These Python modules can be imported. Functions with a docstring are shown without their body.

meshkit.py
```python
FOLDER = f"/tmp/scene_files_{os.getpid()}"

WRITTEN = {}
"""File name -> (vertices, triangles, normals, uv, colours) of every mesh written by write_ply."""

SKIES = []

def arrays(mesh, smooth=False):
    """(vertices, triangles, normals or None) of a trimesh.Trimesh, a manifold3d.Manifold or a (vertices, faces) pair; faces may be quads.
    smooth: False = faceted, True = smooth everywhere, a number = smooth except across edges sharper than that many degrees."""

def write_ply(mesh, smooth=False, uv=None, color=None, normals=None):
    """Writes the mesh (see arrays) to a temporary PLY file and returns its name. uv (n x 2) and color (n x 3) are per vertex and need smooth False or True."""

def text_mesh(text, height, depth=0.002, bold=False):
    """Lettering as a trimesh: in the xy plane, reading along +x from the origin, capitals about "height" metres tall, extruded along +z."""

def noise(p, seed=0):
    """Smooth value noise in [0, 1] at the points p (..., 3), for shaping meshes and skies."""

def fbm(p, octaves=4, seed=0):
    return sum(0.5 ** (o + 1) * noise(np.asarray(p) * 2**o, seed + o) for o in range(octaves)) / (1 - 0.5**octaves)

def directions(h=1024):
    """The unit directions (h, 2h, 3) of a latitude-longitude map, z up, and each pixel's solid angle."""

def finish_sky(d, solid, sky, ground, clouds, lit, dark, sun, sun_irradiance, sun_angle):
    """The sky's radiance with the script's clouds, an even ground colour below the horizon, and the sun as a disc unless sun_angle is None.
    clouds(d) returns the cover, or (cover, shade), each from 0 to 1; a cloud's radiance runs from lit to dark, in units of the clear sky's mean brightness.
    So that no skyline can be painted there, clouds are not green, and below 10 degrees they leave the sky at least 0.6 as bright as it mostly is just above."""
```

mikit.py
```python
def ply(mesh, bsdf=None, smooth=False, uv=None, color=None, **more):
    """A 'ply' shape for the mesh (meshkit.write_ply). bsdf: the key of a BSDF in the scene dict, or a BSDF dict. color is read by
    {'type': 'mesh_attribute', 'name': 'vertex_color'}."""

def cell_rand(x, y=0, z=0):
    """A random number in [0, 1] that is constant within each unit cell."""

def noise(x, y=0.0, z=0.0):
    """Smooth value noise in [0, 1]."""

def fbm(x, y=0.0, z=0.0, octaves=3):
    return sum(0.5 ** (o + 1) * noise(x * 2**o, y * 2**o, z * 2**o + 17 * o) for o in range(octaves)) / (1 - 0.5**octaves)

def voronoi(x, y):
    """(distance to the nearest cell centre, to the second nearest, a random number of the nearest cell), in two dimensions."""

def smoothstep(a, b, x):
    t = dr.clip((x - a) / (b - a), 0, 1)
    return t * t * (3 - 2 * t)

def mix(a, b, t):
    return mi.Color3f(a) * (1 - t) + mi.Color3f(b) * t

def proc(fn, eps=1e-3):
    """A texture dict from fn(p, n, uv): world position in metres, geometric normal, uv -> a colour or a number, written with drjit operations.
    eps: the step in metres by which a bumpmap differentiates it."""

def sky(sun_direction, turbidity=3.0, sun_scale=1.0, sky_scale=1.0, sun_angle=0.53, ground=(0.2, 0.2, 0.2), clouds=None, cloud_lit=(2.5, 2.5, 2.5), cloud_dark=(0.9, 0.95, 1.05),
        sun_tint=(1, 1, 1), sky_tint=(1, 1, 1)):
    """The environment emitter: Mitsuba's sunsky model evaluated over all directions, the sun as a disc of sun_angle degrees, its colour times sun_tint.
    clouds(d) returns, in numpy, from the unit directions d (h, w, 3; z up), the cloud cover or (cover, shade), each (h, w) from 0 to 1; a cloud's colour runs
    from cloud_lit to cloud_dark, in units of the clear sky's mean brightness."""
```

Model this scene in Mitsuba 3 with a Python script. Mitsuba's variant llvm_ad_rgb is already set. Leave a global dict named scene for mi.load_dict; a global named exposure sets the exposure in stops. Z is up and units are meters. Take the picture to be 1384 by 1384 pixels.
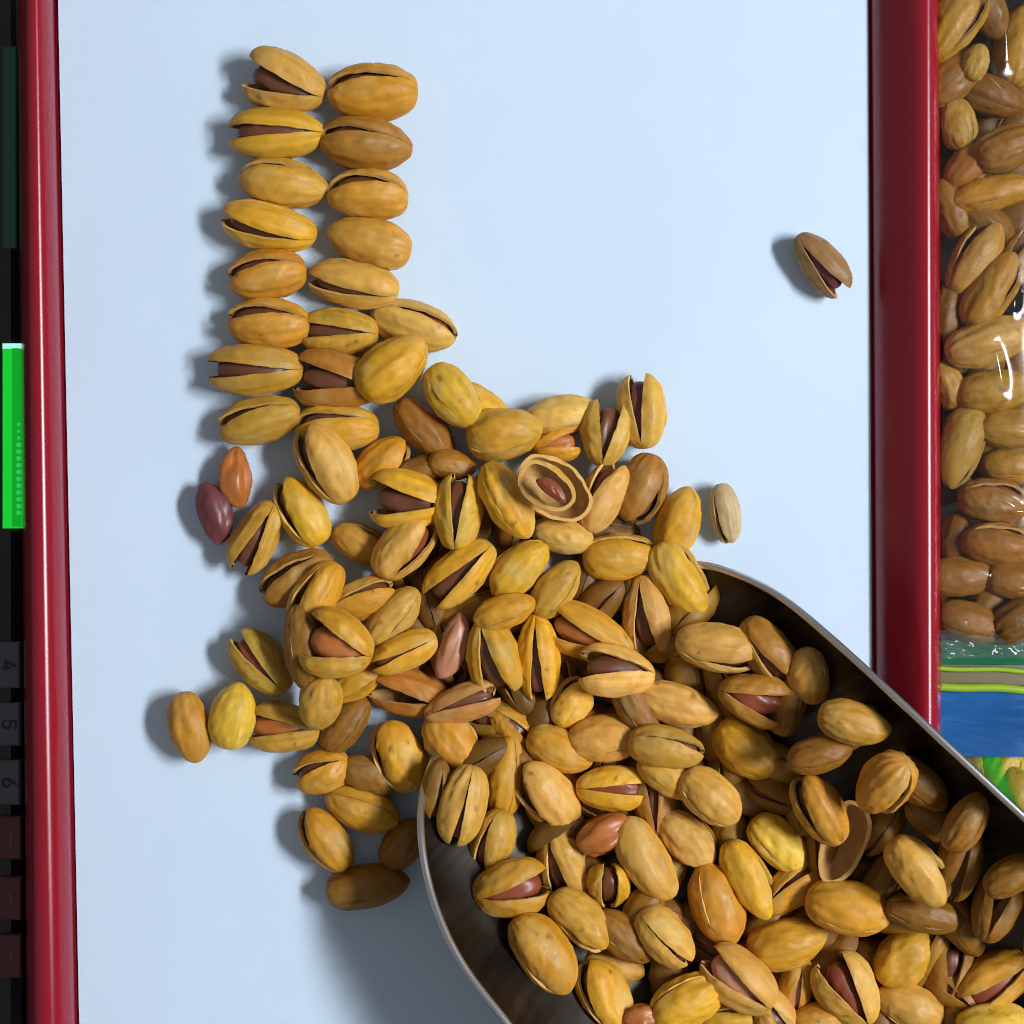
import math, random
import numpy as np, trimesh, mitsuba as mi, drjit as dr
from scipy.interpolate import LinearNDInterpolator
from scipy import ndimage
from shapely.geometry import Polygon, box as sbox, Point
import mikit, meshkit

# ------------------------------------------------------------------ camera, light, exposure
scene, labels = {}, {}
T = mi.ScalarTransform4f
CAM_H = 0.40                      # the phone hangs 40 cm above the paper
S = 5750.0                        # picture units per metre on the paper (1384 wide)
exposure = 0.05
scene['camera'] = {'type': 'perspective', 'fov_axis': 'x', 'fov': math.degrees(2 * math.atan(692 / S / CAM_H)),
                   'near_clip': 0.02, 'far_clip': 10.0, 'to_world': T().look_at(origin=[0, 0, CAM_H], target=[0, 0, 0], up=[0, 1, 0])}
LAMP_POS, LAMP_LEN, LAMP_W, LAMP_RAD = (0.92, 0.06, 1.07), 0.55, 0.15, 92.0
# a strip lamp on the ceiling side of the counter, its diffuser turned towards the tray
scene['strip_lamp'] = {'type': 'rectangle', 'to_world': T().look_at(origin=list(LAMP_POS), target=[0, 0.0, 0], up=[0, 1, 0]).scale([LAMP_W / 2, LAMP_LEN / 2, 1]), 'bsdf': {'type': 'diffuse'},
                       'emitter': {'type': 'area', 'sampling_weight': 8.0, 'radiance': {'type': 'rgb', 'value': [0.95 * LAMP_RAD, 0.97 * LAMP_RAD, 1.02 * LAMP_RAD]}}}
labels['strip_lamp'] = {'label': 'white strip lamp hanging above the right of the counter', 'category': 'lamp'}
scene['room_light'] = {'type': 'constant', 'sampling_weight': 4.0, 'radiance': {'type': 'rgb', 'value': [0.195, 0.198, 0.210]}}

def W(px, py, z=0.0):
    """A point of the place at height z, from where it stands in a plan drawn at 1384 units across."""
    k = (CAM_H - z) / CAM_H / S
    return np.array([(px - 692) * k, (692 - py) * k, z])

# ------------------------------------------------------------------ materials
def two(b): return {'type': 'twosided', 'bsdf': b}
def pr(col, rough, **k): return two({'type': 'principled', 'base_color': col if isinstance(col, dict) else {'type': 'rgb', 'value': list(col)}, 'roughness': rough, **k})
VC = {'type': 'mesh_attribute', 'name': 'vertex_color'}
scene['m_shell'] = two({'type': 'bumpmap', 'scale': 1.0, 'texture': mikit.proc(lambda p, n, uv: 0.00010 * mikit.fbm(p.x * 900, p.y * 900, p.z * 900), 1.5e-4),
    'bsdf': {'type': 'principled', 'base_color': VC, 'specular': 0.36, 'roughness': mikit.proc(lambda p, n, uv: 0.42 + 0.22 * mikit.noise(p.x * 420, p.y * 420, p.z * 420))}})
scene['m_kernel'] = pr(VC, 0.40, specular=0.5)
scene['m_red'] = two({'type': 'roughplastic', 'alpha': 0.085, 'int_ior': 1.5, 'nonlinear': True,
    'diffuse_reflectance': mikit.proc(lambda p, n, uv: mikit.mix((0.47, 0.018, 0.046), (0.41, 0.013, 0.036), mikit.fbm(p.x * 90, p.y * 30, p.z * 90)))})
scene['m_paper'] = two({'type': 'diffuse', 'reflectance': mikit.proc(lambda p, n, uv: mi.Color3f(0.575, 0.705, 0.83) * (0.97 + 0.05 * mikit.fbm(p.x * 35, p.y * 22, 3.0)))})
def steel(p, n, uv):
    a = mikit.fbm(p.x * 160, p.y * 160, p.z * 160)
    b = mikit.noise((p.x * 0.64 - p.y * 0.77) * 900, (p.x * .77 + p.y * .64) * 30, p.z * 60)
    return mi.Color3f(0.095, 0.084, 0.073) * (0.62 + 0.5 * a) * (0.70 + 0.62 * b * b)
scene['m_steel'] = pr(mikit.proc(steel), mikit.proc(lambda p, n, uv: 0.34 + 0.24 * mikit.fbm(p.x * 120, p.y * 120, p.z * 120)), metallic=1.0)
scene['m_rim'] = pr((0.66, 0.65, 0.64), 0.36, metallic=1.0)
scene['m_black'] = pr((0.010, 0.010, 0.012), 0.38)
scene['m_table'] = pr((0.012, 0.010, 0.009), 0.9, specular=0.1)
scene['m_key'] = pr((0.085, 0.085, 0.098), 0.5)
scene['m_redkey'] = pr((0.095, 0.018, 0.020), 0.5)
scene['m_digit'] = pr((0.010, 0.010, 0.014), 0.5)
scene['m_mark'] = pr((0.13, 0.06, 0.035), 0.5)
scene['m_darkscreen'] = pr((0.014, 0.10, 0.045), 0.35)
scene['m_lime'] = pr((0.25, 0.40, 0.022), 0.32)
scene['m_olive'] = pr((0.17, 0.15, 0.08), 0.4, specular=0.2)
scene['m_green'] = pr((0.012, 0.12, 0.055), 0.3, specular=0.2, clearcoat=0.6, clearcoat_gloss=0.96)
scene['m_blue'] = pr(mikit.proc(lambda p, n, uv: mikit.mix((0.001, 0.055, 0.19), (0.002, 0.10, 0.31), mikit.fbm(p.x * 50, p.y * 110, 1.0))), 0.35, specular=0.08, clearcoat=0.8, clearcoat_gloss=0.97)
scene['m_film'] = {'type': 'blendbsdf', 'weight': 0.04, 'a': {'type': 'null'}, 'b': two({'type': 'roughconductor', 'material': 'none', 'alpha': 0.05})}
scene['m_hem'] = {'type': 'blendbsdf', 'weight': mikit.proc(lambda p, n, uv: 0.08 + 0.22 * mikit.noise(p.x * 120, p.y * 260, 5.0)), 'a': {'type': 'null'}, 'b': pr((0.20, 0.24, 0.24), 0.16, specular=0.8)}
def printed(p, n, uv):
    d = mikit.noise(p.x * 140, p.y * 140, 2.0)
    x0 = (1346 - 692) / S
    return 0.10 + 0.74 * mikit.smoothstep(0.0068, 0.0032, dr.abs(p.x - x0 + (p.y + 0.064) * 0.18) + 0.004 * d) * mikit.smoothstep(-0.0735, -0.066, p.y)
scene['m_print_film'] = {'type': 'blendbsdf', 'weight': mikit.proc(printed), 'a': {'type': 'null'}, 'b': pr((0.012, 0.40, 0.03), 0.25, specular=0.3)}

# ------------------------------------------------------------------ helpers
def numbered(name):
    if name not in labels and name not in scene and not any(k.startswith(name + '__') for k in scene): return name
    i = 1
    while f'{name}_{i:03d}' in labels or f'{name}_{i:03d}' in scene or any(k.startswith(f'{name}_{i:03d}__') for k in scene): i += 1
    return f'{name}_{i:03d}'
def thing(name, label, cat, group=None):
    k = numbered(name); labels[k] = {'label': label, 'category': cat}
    if group: labels[k]['group'] = group
    return k
def part(parent, name, mesh, mat, smooth=False, label=None, **more):
    k = numbered(parent + '__' + name)
    scene[k] = mikit.ply(mesh, mat, smooth, **more)
    if label: labels[k] = {'label': label}
    return k
def quads(nu, nv, close_u=False, off=0):
    i, j = np.meshgrid(np.arange(nu if close_u else nu - 1), np.arange(nv - 1), indexing='ij')
    a = (i * nv + j).ravel(); b = (((i + 1) % nu) * nv + j).ravel()
    return np.stack([a, b, b + 1, a + 1], 1) + off
def spline(pts, n, closed=False):
    from scipy.interpolate import CubicSpline
    p = np.asarray(pts, float)
    if closed: p = np.vstack([p, p[:1]])
    d = np.r_[0, np.cumsum(np.linalg.norm(np.diff(p[:, :2], axis=0), axis=1))]
    cs = CubicSpline(d, p, bc_type='periodic' if closed else 'natural')
    return cs(np.linspace(0, d[-1], n, endpoint=not closed))
def tube(path, r, nv=8, closed=False):
    p = np.asarray(path); n = len(p)
    tg = (np.roll(p, -1, 0) - np.roll(p, 1, 0)) if closed else np.gradient(p, axis=0)
    tg /= np.linalg.norm(tg, axis=1, keepdims=True)
    a = np.cross(tg, [0, 0, 1.0]); a /= np.maximum(np.linalg.norm(a, axis=1, keepdims=True), 1e-9); b = np.cross(a, tg)
    th = np.linspace(0, 2 * np.pi, nv, endpoint=False)
    v = (p[:, None] + r * (np.cos(th)[None, :, None] * a[:, None] + np.sin(th)[None, :, None] * b[:, None])).reshape(-1, 3)
    i, j = np.meshgrid(np.arange(n if closed else n - 1), np.arange(nv), indexing='ij')
    i, j = i.ravel(), j.ravel(); i2 = (i + 1) % n; j2 = (j + 1) % nv
    f = np.stack([i * nv + j, i2 * nv + j, i2 * nv + j2, i * nv + j2], 1)
    return v, f
def rbox(x0, x1, y0, y1, z0, z1, c=0.0006):
    """A box with chamfered upper edges."""
    b = [(x0, y0), (x1, y0), (x1, y1), (x0, y1)]
    t = [(x0 + c, y0 + c), (x1 - c, y0 + c), (x1 - c, y1 - c), (x0 + c, y1 - c)]
    v = [(*q, z0) for q in b] + [(*q, z1 - c) for q in b] + [(*q, z1) for q in t]
    f = [(3, 2, 1, 0), (8, 9, 10, 11)]
    for k in range(4):
        m = (k + 1) % 4
        f += [(k, m, m + 4, k + 4), (k + 4, m + 4, m + 8, k + 8)]
    return np.array(v), np.array(f)

# ------------------------------------------------------------------ table, scale, tray, paper
def slab(x0, x1, y0, y1, z0, z1): return rbox(x0, x1, y0, y1, z0, z1, 0.001)
scene['counter_top'] = mikit.ply(slab(-0.6, 0.6, -0.6, 0.6, -0.06, -0.030), 'm_table')
labels['counter_top'] = {'label': 'dark counter top under the scale and the bags', 'kind': 'structure'}

tray = thing('red_tray', 'glossy red tray with raised rims holding the white sheet', 'tray')
# rim sections: (plan position, height in mm), with the change of plan position from the top edge of the plan to the bottom
LEFT = [(74.5, -1.6, 29), (72.5, 0.6, 29), (68, 3.2, 27), (61, 5.9, 24), (53, 7.7, 20), (45, 8.6, 16), (38, 8.3, 13), (31, 6.4, 12), (27, 3.2, 12), (25, -1.5, 12), (24, -9, 12)]
RIGHT = [(1176, -1.6, 9), (1178, 0.3, 9), (1186, 1.9, 7), (1203, 4.3, 5), (1222, 6.9, 4), (1238, 8.9, 3), (1249, 10.0, 3), (1258, 10.2, 3), (1264, 9.3, 3), (1268, 7.0, 3), (1270, 3.0, 3), (1271, -9, 3)]
def rim_mesh(sec):
    rows = []
    q = np.array(sec); u = np.r_[0, np.cumsum(np.hypot(np.diff(q[:, 0]), 6 * np.diff(q[:, 1])))]
    w = np.linspace(0, u[-1], 60)
    pts = np.stack([ndimage.gaussian_filter1d(np.interp(w, u, q[:, k]), 3.0, mode='nearest') for k in range(3)], 1)
    for py in np.linspace(-110, 1500, 24):
        for a, z, d in pts:
            z = z / 1e3
            rows.append(W(a + d * py / 1384, py, z))
    return np.array(rows), quads(24, len(pts))
part(tray, 'rim', rim_mesh(LEFT), 'm_red', True)
part(tray, 'rim', rim_mesh(RIGHT), 'm_red', True)
a, b, c, d = W(70, -110), W(1181, -110), W(1190, 1500), W(100, 1500)
part(tray, 'base', trimesh.creation.extrude_polygon(Polygon([a[:2], b[:2], c[:2], d[:2]]), 0.0012).apply_translation([0, 0, -0.0030]), 'm_red')
# the sheet of paper: hardly wavy, a hair narrower than the tray
g = []
for py in np.linspace(-100, 1490, 70):
    e0, e1 = 77 + 28.5 * py / 1384, 1174.5 + 8.5 * py / 1384
    for u in np.linspace(0, 1, 50):
        q = W(e0 + (e1 - e0) * u, py)
        q[2] = -0.0010 + 0.0006 * meshkit.noise(np.array([q[0] * 18, q[1] * 14, 0.5])) - 0.0003
        g.append(q)
PAPER = np.array(g)
scene['paper_sheet'] = mikit.ply((PAPER, quads(70, 50)), 'm_paper', True)
labels['paper_sheet'] = {'label': 'bluish white paper sheet lying flat in the red tray', 'category': 'paper'}

sc = thing('weighing_scale', 'black weighing scale panel with a green lit display beyond the left rim', 'weighing scale')
ZP = -0.012
def PB(x0, x1, y0, y1, z0, z1, c=0.0004):
    a, b = W(x0, y1, z1), W(x1, y0, z1)
    return rbox(a[0], b[0], a[1], b[1], z0, z1, c)
part(sc, 'panel', PB(-420, 26, -160, 1560, -0.030, ZP, 0.002), 'm_black')
part(sc, 'body', PB(60, 1150, 40, 1340, -0.030, -0.0036, 0.002), 'm_black')
part(sc, 'dark_screen', PB(3, 23, 62, 335, ZP - 0.001, ZP + 0.0008), 'm_darkscreen', label='unlit dark green upper display window')
def lit(k, rgb):
    scene[k]['bsdf'] = {'type': 'diffuse', 'reflectance': {'type': 'rgb', 'value': [0.02, 0.1, 0.03]}}
    scene[k]['emitter'] = {'type': 'area', 'sampling_weight': 0.2, 'radiance': {'type': 'rgb', 'value': rgb}}
k = part(sc, 'screen', PB(3, 27, 466, 714, ZP - 0.001, ZP + 0.0012), None, label='bright green backlit display strip')
lit(k, [0.006, 0.58, 0.030])
lit(part(k, 'screen_edge', PB(16, 27, 470, 712, ZP, ZP + 0.0014, 0.0001), None), [0.003, 0.34, 0.02])
lit(part(k, 'backlight', PB(3, 27, 464, 471, ZP, ZP + 0.0016, 0.0003), None), [0.40, 1.2, 0.8])
dots = []
for i in range(8, 22):
    q = W(25.2, 500 + i * 9.2, ZP + 0.0014)
    dots.append(trimesh.creation.icosphere(1, 0.0004 + 0.00018 * (i > 10)).apply_translation(q))
kk = part(k, 'segments', trimesh.util.concatenate(dots), None)
lit(kk, [0.03, 0.52, 0.09]); labels[kk] = {'kind': 'stuff'}
for ch, y0, y1 in (('4', 868, 930), ('5', 950, 1008), ('6', 1028, 1088)):
    k = part(sc, 'key', PB(-1, 27, y0, y1, ZP - 0.001, ZP + 0.0016), 'm_key', label=f'grey key printed with the digit {ch}')
    m = meshkit.text_mesh(ch, 0.0034, 0.0002, True)
    m.apply_translation([-m.bounds[:, 0].mean(), -m.bounds[:, 1].mean(), 0])
    m.apply_transform(trimesh.transformations.rotation_matrix(-math.pi / 2, [0, 0, 1]))
    m.apply_translation(W(12.5, (y0 + y1) / 2, ZP + 0.0016))
    part(k, 'digit', m, 'm_digit')
for y0, y1 in ((1104, 1162), (1186, 1244), (1264, 1322)):
    k = part(sc, 'key', PB(-1, 29, y0, y1, ZP - 0.001, ZP + 0.0016), 'm_redkey', label='dark red key of the lower group')
    q = W(15, (y0 + y1) / 2, ZP + 0.0017)
    part(k, 'mark', rbox(q[0] - 0.0004, q[0] + 0.0004, q[1] - 0.0016, q[1] + 0.0016, q[2] - 0.0002, q[2] + 0.0001, 0.00005), 'm_mark')

# ------------------------------------------------------------------ the metal scoop
OUT = [(760, 1490, 45), (690, 1384, 42), (640, 1320, 38), (603, 1255, 34), (580, 1185, 29), (571, 1120, 24), (574, 1070, 17), (592, 1018, 9), (628, 955, 4), (690, 890, 3.2), (770, 832, 3.2),
       (850, 788, 4), (905, 768, 6), (950, 766, 9), (1000, 781, 15.5), (1050, 807, 22), (1100, 846, 28.5), (1180, 918, 39), (1268, 1000, 46), (1384, 1108, 51), (1500, 1218, 54), (1575, 1330, 51),
       (1560, 1470, 48), (1440, 1620, 48), (1230, 1730, 48), (1020, 1720, 47), (860, 1620, 45)]
rim = spline([W(x, y, z / 1000) for x, y, z in OUT], 260, True)
O, AX = W(742, 880)[:2], np.array([0.64, -0.77]); AX /= np.linalg.norm(AX)
s = (rim[:, :2] - O) @ AX
lo, hi, soft = 0.016, 0.118, 0.010
sc_ = lo + soft * np.log1p(np.exp((s - lo) / soft)); sc_ = hi - soft * np.log1p(np.exp((hi - sc_) / soft))
spine = O + sc_[:, None] * AX
phi = np.linspace(0, np.pi / 2, 26)
def bowl(th):
    c, sn = np.cos(phi)[None, :, None], np.sin(phi)[None, :]
    dirn = rim[:, :2] - spine; ln = np.linalg.norm(dirn, axis=1, keepdims=True)
    R = spine + dirn * (ln + th) / ln
    xy = spine[:, None] * (1 - c) + R[:, None] * c
    z = (rim[:, 2] - 0 * th)[:, None] * (1 - sn) + (0.0014 + 0.118 * np.maximum(sc_ - 0.02, 0)[:, None] - th) * sn
    xyz = np.dstack([xy, z])
    f = meshkit.fbm(xyz * 130, 3) - 0.5
    xyz[..., 2] += 0.0009 * f * np.sin(2 * phi)[None, :] * (rim[:, 2] > 0.008)[:, None]
    return xyz
inner, outer = bowl(0.0), bowl(0.0008)
scoop = thing('metal_scoop', 'grey steel scoop full of pistachios tipped out over the paper', 'scoop')
n = len(rim)
v = np.vstack([inner.reshape(-1, 3), outer.reshape(-1, 3)])
part(scoop, 'bowl', (v, np.vstack([quads(n, 26, True), quads(n, 26, True, n * 26)[:, ::-1]])), 'm_steel', True)
part(scoop, 'rim', tube((rim + outer[:, 0]) / 2 + [0, 0, 0.0003], 0.00085, 8, True), 'm_rim', True)

# ------------------------------------------------------------------ height maps: what the nuts come to rest on
RES = 0.0006
gx, gy = np.arange(-0.13, 0.155, RES), np.arange(-0.14, 0.14, RES)
GX, GY = np.meshgrid(gx, gy, indexing='ij')
floor_ = LinearNDInterpolator(np.vstack([inner[:, 1:].reshape(-1, 3)[:, :2]]), inner[:, 1:].reshape(-1, 3)[:, 2])(GX, GY)
in_scoop = ~np.isnan(floor_)
floor_ = np.where(in_scoop, floor_, -0.0006)
PX, PY = 692 + GX * S, 692 - GY * S
sm = lambda a: np.clip(a, 0, 1) ** 2 * (3 - 2 * np.clip(a, 0, 1))
pile = 0.0085 * sm(1.25 - np.hypot((PX - 690) / 235, (PY - 835) / 250))
along = ((GX - O[0]) * AX[0] + (GY - O[1]) * AX[1]) / 0.12
heap = np.where(in_scoop, 0.0065 + 0.0125 * np.clip(along, 0, 1), 0)
BASE = np.maximum(floor_, np.maximum(pile, heap))
HM = BASE.copy()
def ellipsoid_patch(c, R, ax):
    A = R @ np.diag(ax ** 2) @ R.T
    ex, ey = math.sqrt(A[0, 0]), math.sqrt(A[1, 1])
    i0, i1 = np.searchsorted(gx, [c[0] - ex, c[0] + ex]); j0, j1 = np.searchsorted(gy, [c[1] - ey, c[1] + ey])
    sl = (slice(max(i0, 0), max(i1, 0)), slice(max(j0, 0), max(j1, 0)))
    x, y = GX[sl] - c[0], GY[sl] - c[1]
    B = R @ np.diag(1 / ax ** 2) @ R.T
    bz = B[0, 2] * x + B[1, 2] * y
    cc = B[0, 0] * x * x + 2 * B[0, 1] * x * y + B[1, 1] * y * y - 1
    disc = bz * bz - B[2, 2] * cc
    ok = disc > 0
    sq = np.sqrt(np.where(ok, disc, 0))
    return sl, ok, (-bz - sq) / B[2, 2], (-bz + sq) / B[2, 2]
def drop(c, R, ax, hm, sink):
    sl, ok, low, up = ellipsoid_patch(c, R, ax)
    return float((hm[sl] - low)[ok].max()) - sink if ok.any() else 0.006
def stamp(c, R, ax, hm):
    sl, ok, low, up = ellipsoid_patch(c, R, ax)
    hm[sl] = np.where(ok, np.maximum(hm[sl], c[2] + up), hm[sl])

# ------------------------------------------------------------------ one pistachio
def lin(r, g, b): return np.array([((x / 255 + 0.055) / 1.055) ** 2.4 for x in (r, g, b)])
def alb(r, g, b, f=0.79): return (0.58 * lin(r, g, b) + 0.42 * lin(212, 157, 44) * lin(r, g, b).mean() / lin(212, 157, 44).mean()) * np.array([1.03, 0.965, 0.72]) * f
TINT = {'yellow': alb(218, 174, 52), 'olive': alb(194, 158, 76), 'gold': alb(206, 154, 50), 'orange': alb(206, 146, 62), 'tan': alb(206, 166, 98), 'pale': alb(214, 182, 122),
        'brown': alb(178, 118, 56), 'lime': alb(222, 190, 72), 'pink': alb(196, 140, 100), 'dim': 0.8 * alb(164, 110, 44), 'grey': 0.75 * lin(160, 124, 76), 'drab': 0.85 * lin(190, 166, 118)}  # dim: brown shell darkened, painting in the shade of gaps and shadowed spots
KERN = {'k': 0.62 * lin(128, 76, 46), 'ko': 0.72 * lin(196, 116, 52), 'kp': 0.75 * lin(118, 60, 62), 'kt': 0.8 * lin(200, 138, 104), 'kr': 0.62 * lin(160, 80, 46)}
NT, NP, NI = 34, 19, 7
def detail(hi):
    global NT, NP, NI
    NT, NP, NI = (46, 26, 7) if hi else (24, 12, 5)
def profile(t, tip, asym):
    e = 0.80 + tip * t ** 1.5
    return np.sin(np.pi * np.clip(t, 1e-6, 1 - 1e-6)) ** e * (1 - asym * (2 * t - 1))
def half_shell(side, L, Wd, Hd, o, seed):
    """One half of the shell: its outer face, its inner face and the pale broken edge between them."""
    th = 0.00085
    t = np.linspace(0, 1, NT)[:, None]
    off = seed * 3.7
    jag = (meshkit.fbm(np.stack([t[:, 0] * 7, t[:, 0] * 0 + off, t[:, 0] * 0 + side], 1), 3) - 0.5)[:, None]
    e0 = o['bow'] * np.clip(np.sin(np.pi * np.clip((t - o['t0']) / (1 - o['t0']), 0, 1)), 0, 1) + 0.14 * np.abs(jag) * (t > 0.25) + 0.012
    def face(n, shrink):
        u = np.linspace(0, 1, n)[None, :]
        psi = e0 + (np.pi - 0.01 - e0) * u
        p = profile(t, o['tip'], o['asym'])
        xs = -np.cos(np.pi * t) * (L / 2 - shrink) + 0 * u
        if o['neck']:
            nk = np.exp(-((t - 0.03) / 0.07) ** 2)
            xs = xs - nk * 0.05 * L
        keel = 1 - 0.05 * np.sin(psi) ** 8
        y = (Wd / 2 - shrink) * p * np.sin(psi) * keel
        z = (Hd / 2 - shrink) * p * np.cos(psi)
        pts = np.dstack([xs, y, z])
        fb = meshkit.fbm(np.dstack([xs / L * 3.2 + off, y / L * 3.2 + side * 7, z / L * 3.2]), 3) - 0.5
        rib = (0.6 - 1.6 * np.abs(np.sin(psi * o['nrib'] / 2 + 3 * fb + seed)) ** 1.5) * np.exp(-((t - 0.10) / 0.30) ** 2)
        rg = np.abs(meshkit.fbm(np.dstack([xs / L * 3.4 + off * 1.7, y / L * 7 + side * 5, z / L * 7]), 3) - 0.5)
        k = 1 + 0.20 * fb - 0.30 * rg + o['rib'] * 0.055 * rib + 0.014 * np.sin(psi * 9 + 5 * fb + seed) * np.sin(np.pi * t)
        pts[..., 1] *= k; pts[..., 2] *= k
        pts[..., 2] += o['bend'] * L * (1 - (2 * t - 1) ** 2)
        pts[..., 2] += np.sin(t * 5 + seed) * 0.008 * L * np.sin(np.pi * t)
        if o['dent']:
            dn = np.exp(-((t - 0.45) / 0.16) ** 2 - ((psi - 1.2) / 0.5) ** 2)
            pts[..., 1] *= 1 - 0.30 * dn
        d = np.maximum(0, xs + (0.5 - o['t0']) * L)
        pts[..., 1] += math.tan(o['gap'] / 2) * d * d / (d + 0.10 * L)
        lip = np.exp(-((psi - e0) / 0.30) ** 2) * np.clip((t - 0.3) / 0.5, 0, 1)
        pts[..., 1] += o['flare'] * Wd * lip * (o['gap'] > 0.08)
        pts[..., 1] *= side
        return pts, psi, rib
    po, psi, rib = face(NP, 0.0)
    pi_, _, _ = face(NI, th)
    tint = o['col']
    q = np.dstack([po[..., 0] / L * 2.6 + off, po[..., 1] / L * 2.6, po[..., 2] / L * 2.6])
    m1 = meshkit.fbm(q, 3)[..., None]
    streak = meshkit.fbm(np.dstack([t * 1.5 + off + 0 * psi, psi * 5.5 + side * 3, 0 * psi]), 2)[..., None]
    fine = meshkit.fbm(q * 5 + 31, 2)[..., None]
    warm = np.array([0.90, 0.77, 0.60])
    w_ = np.clip((m1 - 0.42) * 2.4, 0, 1) * 0.55 + 0.40 * np.exp(-(t / 0.10) ** 2)[..., None] + 0.25 * np.clip(streak - 0.5, 0, 1)
    col = tint * (1 - w_ * (1 - warm)) * (0.78 + 0.46 * streak) * (0.84 + 0.32 * fine)
    patch = np.clip((meshkit.fbm(q * 1.3 + 53, 2) - 0.52) * 3.0, 0, 1)[..., None]
    col = col + (np.minimum(tint.max() * np.array([1.06, 0.86, 0.32]), 0.8) - col) * patch * 0.4
    spot = np.clip((meshkit.fbm(q * 3.5 + 11 + seed, 2) - (0.74 if o['spots'] else 0.80)) * 14, 0, 1)[..., None]
    col = col * (1 - 0.55 * spot)
    edge = np.minimum(np.abs(psi - e0), np.abs(np.pi - psi))[..., None]
    col = col * (1 - 0.10 * np.exp(-(edge / 0.16) ** 2))
    incol = np.broadcast_to(np.array([0.42, 0.235, 0.075]), pi_.shape) * (0.8 + 0.4 * meshkit.fbm(pi_ * 500, 2)[..., None])
    vs, cs, fs, at = [po.reshape(-1, 3), pi_.reshape(-1, 3)], [col.reshape(-1, 3), incol.reshape(-1, 3)], [quads(NT, NP), quads(NT, NI, off=NT * NP)], NT * (NP + NI)
    rimc = 0.55 * np.minimum(tint * 1.15, 0.8) + 0.45 * np.array([0.62, 0.42, 0.18])
    for jo in (0, -1):
        strip = np.stack([po[:, jo], pi_[:, jo]], 1).reshape(-1, 3)
        vs.append(strip); cs.append(np.broadcast_to(rimc, strip.shape)); fs.append(quads(NT, 2, off=at)); at += len(strip)
    return np.vstack(vs), np.vstack(fs), np.vstack(cs)
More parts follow.
